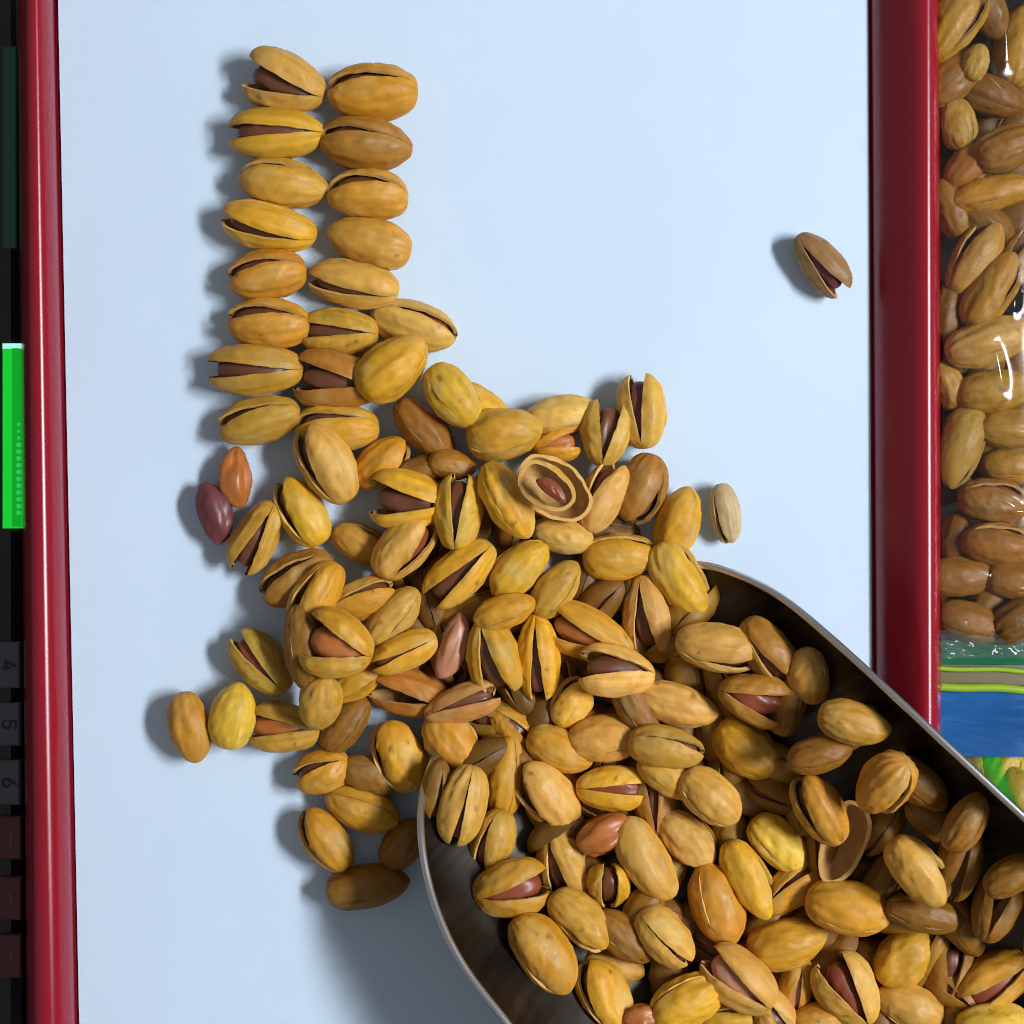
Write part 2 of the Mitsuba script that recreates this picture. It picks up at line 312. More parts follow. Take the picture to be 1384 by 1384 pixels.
def kernel_mesh(L, Wd, Hd, col, seed, wr=1.0, bend=0.0):
    n, m = 26, 26
    t = np.linspace(0, 1, n)[:, None]; psi = np.linspace(0, 2 * np.pi, m, endpoint=False)[None, :]
    p = np.sin(np.pi * np.clip(t, 1e-6, 1 - 1e-6)) ** (0.8 if wr <= 1 else 1.05) * (1 - 0.08 * (2 * t - 1))
    x = -np.cos(np.pi * t) * L / 2 + 0 * psi
    un = np.dstack([x / L * 3 + seed * 2.3, np.cos(psi) * p * 1.2, np.sin(psi) * p * 1.2])
    f = meshkit.fbm(un, 3) - 0.5 - 0.75 * wr * np.abs(meshkit.fbm(un * np.array([0.5, 1.5, 1.5]) + 9, 3) - 0.5)
    wrk = np.sin(psi * 5 + 4 * f + seed) * np.sin(np.pi * t)
    k = 1 + 0.36 * f + 0.045 * wr * wrk
    groove = 1 - 0.16 * min(wr, 0.6) * np.exp(-(((psi - 1.57 + 0.4 * f)) / 0.22) ** 2)
    v = np.dstack([x, np.cos(psi) * p * Wd / 2 * k, np.sin(psi) * p * Hd / 2 * k * groove])
    v[..., 1] += 0.03 * wr * L * np.sin(np.pi * t) * (seed % 3 - 1) * (wr > 1)
    v[..., 2] += bend * L * (1 - 0.64 * (2 * t - 1) ** 2)
    c = col * (0.75 + 0.5 * meshkit.fbm(un * 2.2 + 5, 3)[..., None]) * (1 - 0.3 * np.clip(wrk, 0, 1)[..., None] * 0.5)
    f_ = np.vstack([[(i * m + j, (i + 1) * m + j, (i + 1) * m + (j + 1) % m, i * m + (j + 1) % m) for j in range(m)] for i in range(n - 1)])
    return v.reshape(-1, 3), f_, np.clip(c, 0, 1).reshape(-1, 3)
def frame_of(a, p, s):
    a, p, r = math.radians(a), math.radians(p), -math.radians(s)
    Rz = np.array([[math.cos(a), -math.sin(a), 0], [math.sin(a), math.cos(a), 0], [0, 0, 1]])
    Ry = np.array([[math.cos(p), 0, -math.sin(p)], [0, 1, 0], [math.sin(p), 0, math.cos(p)]])
    Rx = np.array([[1, 0, 0], [0, math.cos(r), -math.sin(r)], [0, math.sin(r), math.cos(r)]])
    return Rz @ Ry @ Rx
COUNT = [0]
def add_nut(kind, px, py, L, w, a, p, s, gap, layer, tint, flags, label, group, hm=None, base=None, lift=None, tone=1.0):
    """px, py, L, w as measured in the plan; a = which way the split tip points, p = how far it tips up, s = how far the split is rolled to the left."""
    global HM
    COUNT[0] += 1
    seed = COUNT[0]
    rng = np.random.RandomState(seed * 7 + 3)
    if gap > 0 and 'e' not in flags and kind == 'nut' and s < -20: s, gap = s * 0.72, gap + 2.5
    hm = HM if hm is None else hm; base = BASE if base is None else base
    R = frame_of(a, p, s)
    z = 0.006 if lift is None else lift
    for _ in range(3):
        k = (CAM_H - z) / CAM_H / S
        Lm, Wm = L * k, w * k
        c = W(px, py, z)
        spread = 1 + 0.25 * math.tan(math.radians(gap)) * L / w
        ax = np.array([Lm / 2, Wm / 2 * spread, Wm / 2])
        if lift is None:
            z = drop(c, R, ax * 0.92, base, 0.0) if layer == 0 else (drop(c, R, ax * 0.94, hm, 0.0) if kind == 'half' else drop(c, R, ax * 0.70, hm, 0.0024))
    c[2] = z
    stamp(c, R, ax, hm)
    M = np.eye(4); M[:3, :3] = R; M[:3, 3] = c
    tw = T(M.tolist())
    fl = flags.split(',')
    if kind == 'kernel':
        key = thing('pistachio_kernel', label, 'pistachio kernel', group)
        v, f, cc = kernel_mesh(Lm, Wm, Wm * 0.95, TINT.get(tint, KERN.get(tint)), seed, 2.6)
        scene[key] = mikit.ply((v, f), 'm_kernel', True, color=cc, to_world=tw)
        return key, c
    o = dict(gap=math.radians(gap), t0=0.12, bow=0.02, tip=0.16 + 0.30 * rng.rand(), nrib=9 + seed % 4, rib=0.3 + 0.7 * rng.rand(), bend=0.03 * rng.randn(), flare=0.05 * rng.rand(), asym=0.02 + 0.20 * rng.rand(), neck='n' in fl, dent='d' in fl, spots='s' in fl,
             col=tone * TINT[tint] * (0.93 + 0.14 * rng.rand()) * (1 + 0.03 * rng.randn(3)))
    if gap == 0: o['bow'] = 0.0
    for q in fl:
        if q.startswith('t0'): o['t0'] = float(q[3:])
        if q.startswith('bow'): o['bow'] = float(q[4:])
        if q.startswith('tip'): o['tip'] = float(q[4:])
        if q.startswith('rib'): o['rib'] = float(q[4:])
    key = thing('half_shell' if kind == 'half' else 'pistachio', label, 'pistachio shell' if kind == 'half' else 'pistachio', group)
    if kind == 'half':
        v, f, cc = half_shell(1, Lm, Wm * 1.25, Wm * 0.98, o, seed)
        scene[key] = mikit.ply((v, f), 'm_shell', True, color=cc, to_world=tw)
        return key, c
    for side in (1, -1):
        v, f, cc = half_shell(side, Lm, Wm, Wm * 1.02, o, seed + (0.3 if side < 0 else 0))
        part(key, 'shell', (v, f), 'm_shell', True, color=cc, to_world=tw)
    if gap > 0 and 'e' not in fl:
        kc = next((KERN[q] for q in fl if q in KERN), KERN['k'])
        v, f, cc = kernel_mesh(Lm * 0.80, Wm * 0.72, Wm * 0.76, kc, seed, 1.0, o['bend'] / 0.8)
        part(key, 'kernel', (v, f), 'm_kernel', True, color=cc, to_world=tw)
    return key, c
# px py L w a p s gap layer tint flags | label
ROWS = """
386 112 112 68 163 4 22 24 0 tan t0=.06 | top pistachio of the left column, tan and gaping wide to the left
374 181 131 66 180 0 4 9 0 yellow t0=.05 | yellow pistachio second from the top of the left column
381 249 118 64 171 0 -62 3 0 olive n,s | third pistachio from the top of the left column, olive and nearly shut
364 304 131 62 167 0 30 8 0 yellow t0=.08 | long yellow pistachio fourth from the top of the left column
361 371 107 66 187 0 -38 8 0 orange s,t0=.15 | orange tan pistachio fifth from the top of the left column
363 436 112 68 176 0 -40 7 0 orange t0=.2,bow=.1 | rounded orange pistachio sixth from the top of the left column
346 499 130 66 180 0 6 11 0 olive t0=.1,rib=.9 | seventh pistachio of the left column with a wide dark split
351 568 113 60 192 0 -48 9 0 olive t0=.15 | lowest pistachio of the left column, olive with its split on top
504 122 122 74 179 0 -40 8 0 gold t0=.15 | top pistachio of the right column, golden with a long slit above
492 194 120 72 172 0 -30 6 0 brown n,t0=.28,rib=.9 | brown pistachio second in the right column with a pointed right end
497 266 110 68 175 0 -46 5 0 orange bow=.12,t0=.2 | orange tan pistachio third in the right column
499 327 117 66 164 0 -98 0 0 olive - | closed olive pistachio fourth in the right column
478 384 124 62 171 0 32 8 0 tan t0=.08 | tan pistachio fifth in the right column with its split below
459 449 105 62 177 0 2 15 0 olive s,t0=.12 | spotted olive pistachio sixth in the right column, open to the left
456 514 116 72 172 0 6 22 0 brown t0=.08 | brown wide open pistachio seventh in the right column
456 578 113 62 178 0 -42 8 0 gold t0=.2,rib=.9 | golden pistachio at the bottom of the right column
559 440 122 66 -16 4 36 5 1 pale t0=.4,kr | pale pinkish pistachio leaning right beside the columns
530 496 112 76 40 0 130 0 1 yellow - | plump closed yellow pistachio right of the columns
441 628 116 66 121 6 46 16 1 tan t0=.08 | tan pistachio with a broad smooth half below the right column
516 625 88 56 42 0 -80 4 0 gold - | golden pistachio lying under the right column's last nut
347 726 106 62 242 0 8 13 0 olive d,rib=.7 | pistachio with a broken hole and split just right of the purple kernel
408 692 102 60 122 0 40 12 0 yellow t0=.1 | yellow pistachio with a curved split facing left below the columns
402 782 108 66 206 0 -52 8 0 brown rib=.5 | shaded brown pistachio on the left flank of the pile
430 806 104 56 238 0 -44 16 1 gold e,t0=.08 | golden pistachio with a pale curling shell edge on the left flank
458 872 96 74 162 0 0 38 2 gold ko,t0=.05 | golden pistachio gaping wide with an orange kernel at the pile's left
412 876 120 62 -82 0 150 0 1 dim - | dim golden brown pistachio under the gaping orange one
353 896 104 62 132 0 4 13 0 olive kr | olive brown pistachio with a wedge split at the pile's left edge
257 983 98 56 282 0 78 3 0 orange - | orange tan closed pistachio farthest left on the paper
315 967 92 66 78 0 150 0 0 lime rib=.6 | lime yellow rounded pistachio second from the far left
384 984 100 62 176 0 -8 20 0 olive ko | olive pale pistachio with its brown kernel bared at the lower left
434 951 80 58 258 -22 110 0 1 olive n | olive tan pistachio with a pointed lower end at the lower left
468 978 92 52 52 0 150 0 0 dim - | dim brown pistachio squeezed beside the pointed olive one
436 1043 80 58 196 0 -38 10 0 gold rib=.7 | small golden brown pistachio with a curved split at the lower left
540 1022 102 68 118 0 56 9 1 yellow s | bright yellow pistachio left of the scoop with a slit on its left
494 1048 86 54 160 0 150 0 0 dim - | shaded olive brown pistachio behind the bright yellow one
487 1092 102 60 160 0 150 0 0 gold n | closed golden brown pistachio above the lone split one at the scoop's left
442 1134 98 56 126 0 46 9 0 gold kr | golden pistachio with a dark split lying lowest left in the light
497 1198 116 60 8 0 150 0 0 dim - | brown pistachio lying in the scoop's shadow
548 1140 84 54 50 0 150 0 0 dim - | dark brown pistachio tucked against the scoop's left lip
613 536 102 66 -52 0 150 0 1 yellow s,tip=.4 | yellow pistachio sloping down along the pile's upper edge
682 586 104 74 8 0 140 0 2 gold - | plump orange yellow pistachio on top of the pile's upper edge
652 550 92 54 -30 0 150 0 0 yellow - | yellow pistachio showing its back at the pile's upper rim
761 561 100 56 10 0 130 0 0 pale n,rib=.6 | pale olive pistachio lying at the pile's upper rim
819 586 90 60 82 4 0 22 1 tan t0=.05 | tan pistachio standing open like two wings at the upper right
867 556 102 62 95 0 16 14 0 tan kp,t0=.06 | tan pistachio with purple kernel at the pile's upper right corner
752 603 66 44 15 0 10 22 0 gold ko | small broken open pistachio above the empty shell bowl
815 672 102 54 66 0 40 16 1 pale rib=.6,kr | pinkish pale pistachio right of the empty shell bowl
867 660 98 62 252 0 46 12 0 brown rib=1.3 | wrinkled brown pistachio at the pile's right flank
917 704 98 62 72 0 150 0 0 gold - | closed olive gold pistachio left of the outlying pale one
980 694 82 40 278 0 -62 4 0 drab tip=.1 | greyish pale narrow pistachio lying alone just right of the pile
1109 357 100 50 -52 0 -38 13 0 grey kp,t0=.12 | lone greyish brown pistachio lying on the paper near the right rim
619 692 104 64 86 10 4 12 2 yellow t0=.1 | yellow pistachio with its open tip pointing up in the pile's middle
688 679 112 64 -60 6 150 0 2 yellow rib=1,n | large orange yellow pistachio pointing down in the pile's middle
555 676 108 66 174 0 8 26 1 yellow t0=.06 | yellow and brown pistachio gaping to the left behind the upright yellow one
546 740 104 62 44 6 -62 11 2 tan kr | tan pistachio with a kernel showing at its lower right
490 734 86 50 -24 0 60 7 1 olive - | olive half hidden pistachio left of the tan one with the kernel
623 774 114 58 222 0 0 15 1 yellow s,t0=.08 | long yellow pistachio split toward the lower left in the pile's middle
706 770 96 60 46 4 70 3 2 yellow n,rib=.7 | smooth yellow pistachio in the pile's centre with two ridged lobes
761 724 84 52 -12 0 150 0 1 pale - | pale olive closed pistachio under the empty shell bowl
752 796 92 54 52 0 140 0 1 olive - | closed olive pistachio right of the smooth yellow one
838 752 102 64 4 0 56 5 1 gold t0=.1 | golden pistachio lying level on the pile's right
920 782 114 66 -56 2 62 6 2 yellow rib=.8 | yellow gold pistachio leaning over the scoop's right lip
874 830 106 60 275 4 -34 14 2 tan t0=.06 | tan pistachio open downward beside the scoop's right lip
668 886 106 66 284 2 -28 17 2 gold t0=.05 | golden pistachio with a broad wedge opening downward in the pile's middle
727 890 114 56 272 2 -8 9 2 yellow rib=1.2,t0=.03,n | upright orange yellow pistachio with a long straight slit
797 858 126 60 158 0 14 20 1 gold ko | brown gold pistachio gaping left right of the upright slit one
834 908 104 60 170 8 -36 20 2 pale t0=.04 | pale pistachio under a raised tan shell edge near the scoop's lip
772 950 74 54 68 10 62 12 2 lime e | short lime yellow pistachio below the pale one
545 881 98 54 204 4 2 9 2 yellow t0=.5 | yellow olive pistachio with a short notch at its left tip
533 834 98 58 50 0 150 0 1 tan - | closed tan pistachio above the notched yellow olive one
490 812 94 54 24 0 30 9 0 gold - | golden pistachio half buried on the pile's left
482 922 82 46 30 0 150 0 0 gold - | golden nub of a pistachio under the gaping orange one
574 582 108 58 -48 0 150 0 0 dim - | dark olive brown pistachio under the pile's upper edge
566 640 84 48 20 0 150 0 0 dim - | dim pistachio in the hollow above the upright yellow one
612 628 66 42 -8 0 150 0 1 brown - | stubby tan brown pistachio above the upright yellow one
684 826 84 48 20 0 150 0 0 gold n | golden pistachio nub under the smooth yellow one
552 938 108 60 168 0 14 14 1 brown e,rib=.7 | olive brown empty pistachio with a jagged pale edge at its left
624 952 106 48 20 4 12 12 2 pink rib=1.2 | pinkish brown narrow pistachio with a dark slit and rough tip
612 1004 98 66 -50 0 90 0 1 gold rib=.9 | golden brown ribbed pistachio at the scoop's left lip
690 980 66 42 -40 0 20 10 1 gold - | small golden open pistachio left of the scoop's dark hollow
684 1048 114 56 82 4 150 0 1 gold n,rib=1.2 | golden olive pistachio with a torn crumbled top
626 1088 110 68 256 8 2 11 2 tan t0=.45,rib=1.3 | tan orange pistachio with its split tip pointing down at the scoop's left edge
590 1070 90 40 262 0 20 9 1 dim - | dim split pistachio wedged at the scoop's left rim
667 1136 88 54 250 0 -42 12 1 olive - | olive pistachio open at its lower left near the scoop's left wall
738 1078 112 66 131 6 52 14 2 pale t0=.06 | pale olive pistachio lying on a tan shell rim in the scoop
757 1012 96 58 -25 0 150 0 1 gold - | smooth golden brown pistachio near the scoop's dark hollow
820 1001 106 66 4 2 150 0 1 tan - | closed pale tan pistachio above the yellow slit one in the scoop
900 1010 104 60 -8 8 30 9 2 olive t0=.6,s | olive pistachio with a notch in its right tip
917 951 112 56 -16 4 80 0 2 pale s | long pale olive closed pistachio near the scoop's mouth
827 1065 98 58 0 4 4 11 2 yellow kr,t0=.08 | yellow pistachio with a level slit and reddish kernel
876 1158 124 64 -58 6 120 0 2 tan tip=.15 | long smooth tan closed pistachio in the scoop
760 1166 104 62 284 4 -38 17 2 tan t0=.06 | tan pistachio open downward right of the big split one
690 1200 106 72 14 4 0 17 2 gold kr,t0=.1,tip=.35 | big golden tan pistachio with a wide split opening right
822 1193 88 58 90 62 0 15 2 yellow bow=.12 | small pistachio seen end on with an upright slit
781 1246 102 60 -46 4 -74 5 2 olive s | olive yellow pistachio below the end on one
732 1290 124 74 -54 2 130 0 2 gold s | large golden orange closed pistachio at the scoop's lower left
817 1344 106 66 118 4 44 10 2 yellow d | yellow dented pistachio at the lower edge of the picture
899 1266 96 66 -46 4 -6 10 2 tan t0=.45 | tan orange pistachio with its split tip at the lower right end
926 1352 102 68 202 8 120 3 2 yellow rib=2,n | yellow deeply ribbed pistachio at the lower edge
830 1308 84 48 -12 0 150 0 1 olive - | olive pistachio peeking out above the dented yellow one
842 1268 96 54 -40 0 150 0 1 dim - | dim olive brown pistachio left of the tan orange split one
930 1133 94 60 -42 4 72 4 2 pale - | pale yellow pistachio right of the long smooth tan one
970 876 116 64 -12 4 -62 8 2 tan t0=.2 | tan brown pistachio with parted lips at the scoop's right lip
1038 878 108 60 -52 0 -40 8 1 brown - | brown pistachio standing under the scoop's right rim
1098 913 84 60 100 25 140 0 1 tan - | short pale tan pistachio under the scoop's right rim
1156 975 102 58 -14 0 110 0 1 olive rib=.8 | olive pistachio with a bright ridge under the scoop's right rim
1018 944 98 56 -17 6 -8 26 2 brown kr,t0=.04 | brown pistachio gaping to the right with its kernel showing
1012 1012 104 72 -38 4 130 0 2 yellow - | plump yellow closed pistachio below the gaping brown one
1108 1020 90 50 14 0 150 0 1 dim - | dim brown pistachio below the short pale tan one
1178 1046 98 66 242 -36 40 12 2 orange rib=1.8,bow=.1 | tan orange pistachio with a star shaped wrinkled crown
1107 1094 106 60 122 4 50 11 2 orange t0=.05 | orange tan pistachio with a long dark split facing left
1190 1118 86 54 236 0 0 9 1 brown t0=.5 | brown pistachio below the star crowned one
1228 1165 106 62 -50 4 56 10 2 tan t0=.2 | tan pistachio with its split facing the scoop's right wall
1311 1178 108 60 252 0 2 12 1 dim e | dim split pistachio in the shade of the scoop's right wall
1052 1142 98 62 -44 2 140 0 2 lime s | lime yellow closed pistachio in the scoop
960 1078 98 66 -40 2 130 0 2 tan rib=.6 | tan gold plump pistachio above the pale yellow one
1048 1072 88 50 160 0 20 8 1 dim - | dim split pistachio right of the tan gold plump one
1011 1187 116 56 -60 4 60 8 2 yellow t0=.1 | long yellow pistachio with a slit along its right side
970 1226 112 76 -72 6 150 0 2 orange n | plump orange pistachio with a necked lower end
1064 1273 110 68 14 2 130 0 2 gold tip=.45 | golden pistachio with a pointed right end
1147 1228 118 76 -12 4 140 0 2 gold s | large tan gold closed pistachio with a small dark speck
1221 1292 96 68 52 0 80 3 1 gold d | golden dented pistachio at the lower right
999 1322 112 72 142 4 8 16 2 tan kt,t0=.08 | tan pistachio open around a pale kernel at the lower edge
1075 1332 84 44 258 0 0 12 1 gold kt | narrow golden pistachio between two open ones at the lower edge
1147 1340 106 72 122 6 4 22 2 tan kr,t0=.06 | tan pistachio gaping upward with a reddish kernel at the lower edge
1232 1362 94 60 -20 0 120 0 2 tan n | tan closed pistachio at the lower edge toward the right
1282 1316 96 56 82 10 0 18 1 brown t0=.05 | brown pistachio with two upright tips at the lower right
1346 1324 112 66 216 4 2 14 2 gold kr,t0=.1 | golden split pistachio at the right end of the lower edge
1340 1378 100 56 8 0 150 0 2 lime - | lime yellow pistachio cut off at the lower right corner
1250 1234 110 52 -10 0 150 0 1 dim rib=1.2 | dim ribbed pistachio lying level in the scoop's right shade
990 1376 92 52 4 0 40 6 1 yellow - | yellow pistachio cut off by the lower edge
1046 1372 96 54 -60 0 6 12 1 tan - | tan split pistachio cut off by the lower edge
1104 1378 84 54 20 0 150 0 1 orange - | orange pistachio cut off by the lower edge
1070 1200 96 54 40 0 30 8 1 gold - | golden pistachio under the large tan gold one
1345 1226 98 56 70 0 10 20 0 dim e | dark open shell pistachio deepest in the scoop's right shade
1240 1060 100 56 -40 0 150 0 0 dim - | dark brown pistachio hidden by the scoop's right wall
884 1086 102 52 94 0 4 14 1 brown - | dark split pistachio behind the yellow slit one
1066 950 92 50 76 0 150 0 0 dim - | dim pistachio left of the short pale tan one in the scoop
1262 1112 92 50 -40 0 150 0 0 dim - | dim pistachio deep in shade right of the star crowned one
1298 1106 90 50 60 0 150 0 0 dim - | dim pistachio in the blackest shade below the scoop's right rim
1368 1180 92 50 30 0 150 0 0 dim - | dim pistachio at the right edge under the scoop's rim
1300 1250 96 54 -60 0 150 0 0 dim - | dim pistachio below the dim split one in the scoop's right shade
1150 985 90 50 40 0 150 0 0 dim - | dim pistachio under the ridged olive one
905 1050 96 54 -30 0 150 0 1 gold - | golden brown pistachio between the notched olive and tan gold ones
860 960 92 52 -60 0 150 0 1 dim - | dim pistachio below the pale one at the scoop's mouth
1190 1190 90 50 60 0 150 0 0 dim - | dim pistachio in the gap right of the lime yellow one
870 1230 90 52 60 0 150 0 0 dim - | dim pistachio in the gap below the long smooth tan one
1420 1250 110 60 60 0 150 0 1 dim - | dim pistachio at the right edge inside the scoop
880 1400 106 62 30 0 150 0 1 gold - | golden pistachio at the lower edge between dented and ribbed ones
"""
KERNELS = """
744 664 50 20 -38 0 0 0 3 kr - | small reddish kernel crumb inside the nested half shell
323 645 84 44 93 0 0 0 0 ko - | bare orange kernel lying below the left column
284 694 88 46 106 0 0 0 0 kp - | bare purple kernel at the left of the pile
607 872 94 40 71 0 0 0 3 kt - | bare pinkish kernel lying on the pile's middle
813 1122 78 52 30 0 0 0 2 ko - | shiny orange kernel piece in the scoop
866 1378 54 40 20 0 0 0 1 ko - | small orange kernel at the lower edge
"""
HALVES = """
750 660 112 82 -34 0 96 0 1 gold tip=.05 | empty golden half shell lying open like a bowl in the pile
741 656 84 60 -34 0 78 0 2 yellow tip=.05 | torn smaller shell nested inside the empty half shell
1132 1134 116 60 -110 0 72 0 1 tan tip=.1 | curved empty shell standing on edge in the scoop
"""
BAG = """
1290 28 126 66 56 0 -58 7 2 gold - | golden brown pistachio in the bag's top left corner
1288 104 98 62 44 0 120 0 1 brown - | reddish brown pistachio second down along the bag's left edge
1318 84 52 36 70 0 100 0 2 tan - | small tan pistachio end above the knot of the bag's crease
1294 164 74 56 110 0 150 0 1 tan - | greyish tan pistachio near the bag's left edge, third down
1310 220 90 54 48 0 120 0 1 brown - | brown pistachio above the long yellow gold one in the bag
1346 262 122 50 12 0 150 0 2 gold - | long yellow gold pistachio lying level in the bag
1366 198 104 62 20 0 150 0 1 brown - | brown pistachio at the picture's right edge above the yellow gold one
1378 62 112 62 80 0 150 0 1 gold - | golden pistachio at the top right corner
1340 130 92 56 -20 0 150 0 0 dim - | dim brown pistachio under the bag's bright crease
1316 348 112 56 60 0 52 11 1 tan - | tan open pistachio in the bag below the long yellow gold one
1340 392 116 58 54 0 -58 8 2 gold t0=.3 | golden pistachio with a slit on its lower right in the bag
1338 460 126 66 18 0 150 0 2 pale - | pale greyish pistachio with a white glint across it
1344 528 106 62 8 0 150 0 2 gold s | golden tan pistachio below the pale greyish one in the bag
1278 520 74 46 120 0 150 0 1 tan - | tan pistachio end pressed against the red rim
1302 604 116 60 254 0 58 8 1 olive - | olive pistachio pointing down along the bag's left edge
1364 626 88 58 0 0 150 0 1 gold - | rounded golden pistachio at the right edge above the open brown one
1372 580 104 54 0 0 150 0 1 olive - | olive pistachio at the right edge below the golden tan one
1342 675 94 60 -5 0 42 12 1 brown - | brown pistachio with a pale shell edge along its top in the bag
1348 735 98 58 -6 0 54 8 1 brown - | greyish brown pistachio in the bag with its split at the upper right
1290 726 72 44 80 0 150 0 0 dim - | small dim pistachio in the bag's dark lower left gap
1300 780 104 58 4 0 150 0 1 brown - | reddish pistachio against the rim near the bag's end
1376 786 92 56 -10 0 150 0 1 brown - | brown pistachio at the right edge near the bag's lower end
1316 840 104 56 -14 0 150 0 1 brown - | lowest brown pistachio on the left in the bag
1382 836 92 58 30 0 150 0 1 dim - | dim gold pistachio in the bag's lower right
1284 282 86 50 110 0 150 0 0 brown - | dark reddish pistachio low beside the rim, left of the tan open one
1280 422 100 54 80 0 150 0 0 dim - | dark brown pistachio low beside the rim, left of the slit one
1368 356 96 52 60 0 20 10 0 brown - | dim split pistachio at the right edge right of the slit golden one
1296 470 90 50 60 0 150 0 0 dim - | dark pistachio in the gap left of the pale greyish one
1372 700 90 52 60 0 150 0 0 dim - | dark pistachio in the gap at the right edge beside the open brown one
1330 300 90 52 -30 0 150 0 0 dim - | dark pistachio in the gap under the long yellow gold one
1336 800 90 52 60 0 150 0 0 dim - | dark pistachio in the gap above the lowest ones in the bag
1336 570 90 52 60 0 150 0 0 dim - | dark pistachio in the gap right of the olive pointing one
1330 10 100 56 -60 0 150 0 0 dim - | dark pistachio between the two golden ones at the bag's top
"""
BAG2 = """
1312 1046 96 58 100 0 150 0 1 olive - | greenish olive pistachio below the blue band, next to the scoop
1356 1036 88 56 60 0 150 0 1 lime - | yellow pistachio behind the green print below the blue band
1380 1082 100 60 110 0 150 0 1 olive - | olive pistachio at the right edge below the blue band
1340 1090 80 50 20 0 150 0 0 dim - | dim pistachio behind the scoop's rim below the blue band
"""
def rows(text):
    for line in text.strip().splitlines():
        d, lab = line.split('|'); q = d.split()
        yield [float(x) for x in q[:8]] + [int(q[8]), q[9], q[10], lab.strip()]
SHOW = {(582, 725), (550, 777), (583, 813), (555, 868), (579, 926), (639, 708), (605, 771), (635, 822), (607, 878), (635, 928), (611, 974), (649, 1027), (693, 711), (675, 766), (691, 827), (699, 922), (676, 971), (692, 1019), (749, 719), (752, 826), (734, 875), (755, 917), (727, 977), (754, 1019), (736, 1083), (752, 1128), (818, 719), (792, 771), (809, 814), (792, 877), (821, 919), (794, 975), (823, 1036), (791, 1075), (811, 1129), (790, 1178), (866, 823), (837, 870), (869, 925), (843, 976), (880, 1033), (840, 1081), (843, 1176), (880, 1234), (934, 819), (910, 867), (924, 920), (907, 973), (925, 1025), (906, 1078), (929, 1131), (899, 1182), (940, 1237), (909, 1297), (923, 1348), (951, 877), (984, 933), (967, 979), (986, 1032), (966, 1074), (989, 1132), (967, 1193), (963, 1283), (1047, 1035), (1013, 1076), (1049, 1131), (1046, 1243), (1013, 1292), (1046, 1348), (1082, 1085), (1113, 1138), (1103, 1244), (1073, 1284), (1140, 1178), (1125, 1292), (1170, 1348), (1218, 1236), (1193, 1297), (1191, 1399), (1249, 1291), (1288, 1337), (1302, 1398), (1376, 39), (1329, 62), (1325, 109), (1383, 130), (1286, 145), (1333, 157), (1373, 164), (1328, 204), (1371, 206), (1275, 225), (1330, 246), (1375, 290), (1382, 470), (1322, 500), (1380, 550), (1275, 569), (1286, 652), (1272, 791)}
def place(kind, text, group_of, **k):
    for r in sorted(rows(text), key=lambda r: r[8]): add_nut(kind, *r, group_of(r), **k)
def section(r):
    x, y = r[0], r[1]
    if y < 600 and x < 520: return 'pistachios set out in the two columns'
    inside = in_scoop[np.searchsorted(gx, (x - 692) / S) - 1, np.searchsorted(gy, (692 - y) / S) - 1] if x < 1400 and y < 1440 else True
    return 'pistachios heaped in the scoop' if inside else 'pistachios spilled over the paper'
# nuts buried under the heap, seen only in its gaps, the gap shade toned into their colour
rng = random.Random(5)
FILL = []
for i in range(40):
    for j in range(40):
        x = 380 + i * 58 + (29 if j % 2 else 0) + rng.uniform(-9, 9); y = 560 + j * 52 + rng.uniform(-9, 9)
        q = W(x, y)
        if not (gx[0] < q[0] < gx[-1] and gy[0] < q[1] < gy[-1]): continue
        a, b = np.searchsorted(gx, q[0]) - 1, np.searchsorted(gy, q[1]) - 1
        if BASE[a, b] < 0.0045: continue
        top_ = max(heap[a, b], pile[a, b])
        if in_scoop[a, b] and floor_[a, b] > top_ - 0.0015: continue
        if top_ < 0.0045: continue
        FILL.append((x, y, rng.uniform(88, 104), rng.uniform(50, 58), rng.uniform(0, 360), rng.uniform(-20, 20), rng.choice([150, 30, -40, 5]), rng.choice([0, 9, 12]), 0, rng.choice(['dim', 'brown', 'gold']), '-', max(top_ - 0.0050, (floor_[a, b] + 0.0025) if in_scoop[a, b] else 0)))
LAND, USED = {}, set()
for r in list(rows(ROWS)) + list(rows(KERNELS)) + list(rows(HALVES)):
    if r[8] >= 1 and r[9] != 'dim' and len(r[11].split()) <= 10: LAND[r[11]] = (r[0], r[1])
def near(x, y):
    for k in sorted(LAND, key=lambda q: math.hypot(LAND[q][0] - x, LAND[q][1] - y)):
        dx, dy = x - LAND[k][0], y - LAND[k][1]
        d = 'left of' if dx < -abs(dy) else 'right of' if dx > abs(dy) else 'above' if dy < 0 else 'below'
        if (k, d) not in USED: break
    USED.add((k, d))
    return f'dim buried pistachio {d} the {k}'
scratch = HM.copy()
detail(False)
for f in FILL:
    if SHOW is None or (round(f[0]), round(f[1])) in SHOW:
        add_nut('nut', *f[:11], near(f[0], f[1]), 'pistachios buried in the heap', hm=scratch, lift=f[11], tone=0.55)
detail(True)
ALL = [('nut', r) for r in rows(ROWS)] + [('kernel', r) for r in rows(KERNELS)] + [('half', r) for r in rows(HALVES)]
for kind, r in sorted(ALL, key=lambda q: q[1][8]):
    g = section(r) if kind == 'nut' else None
    add_nut(kind, *r, g)
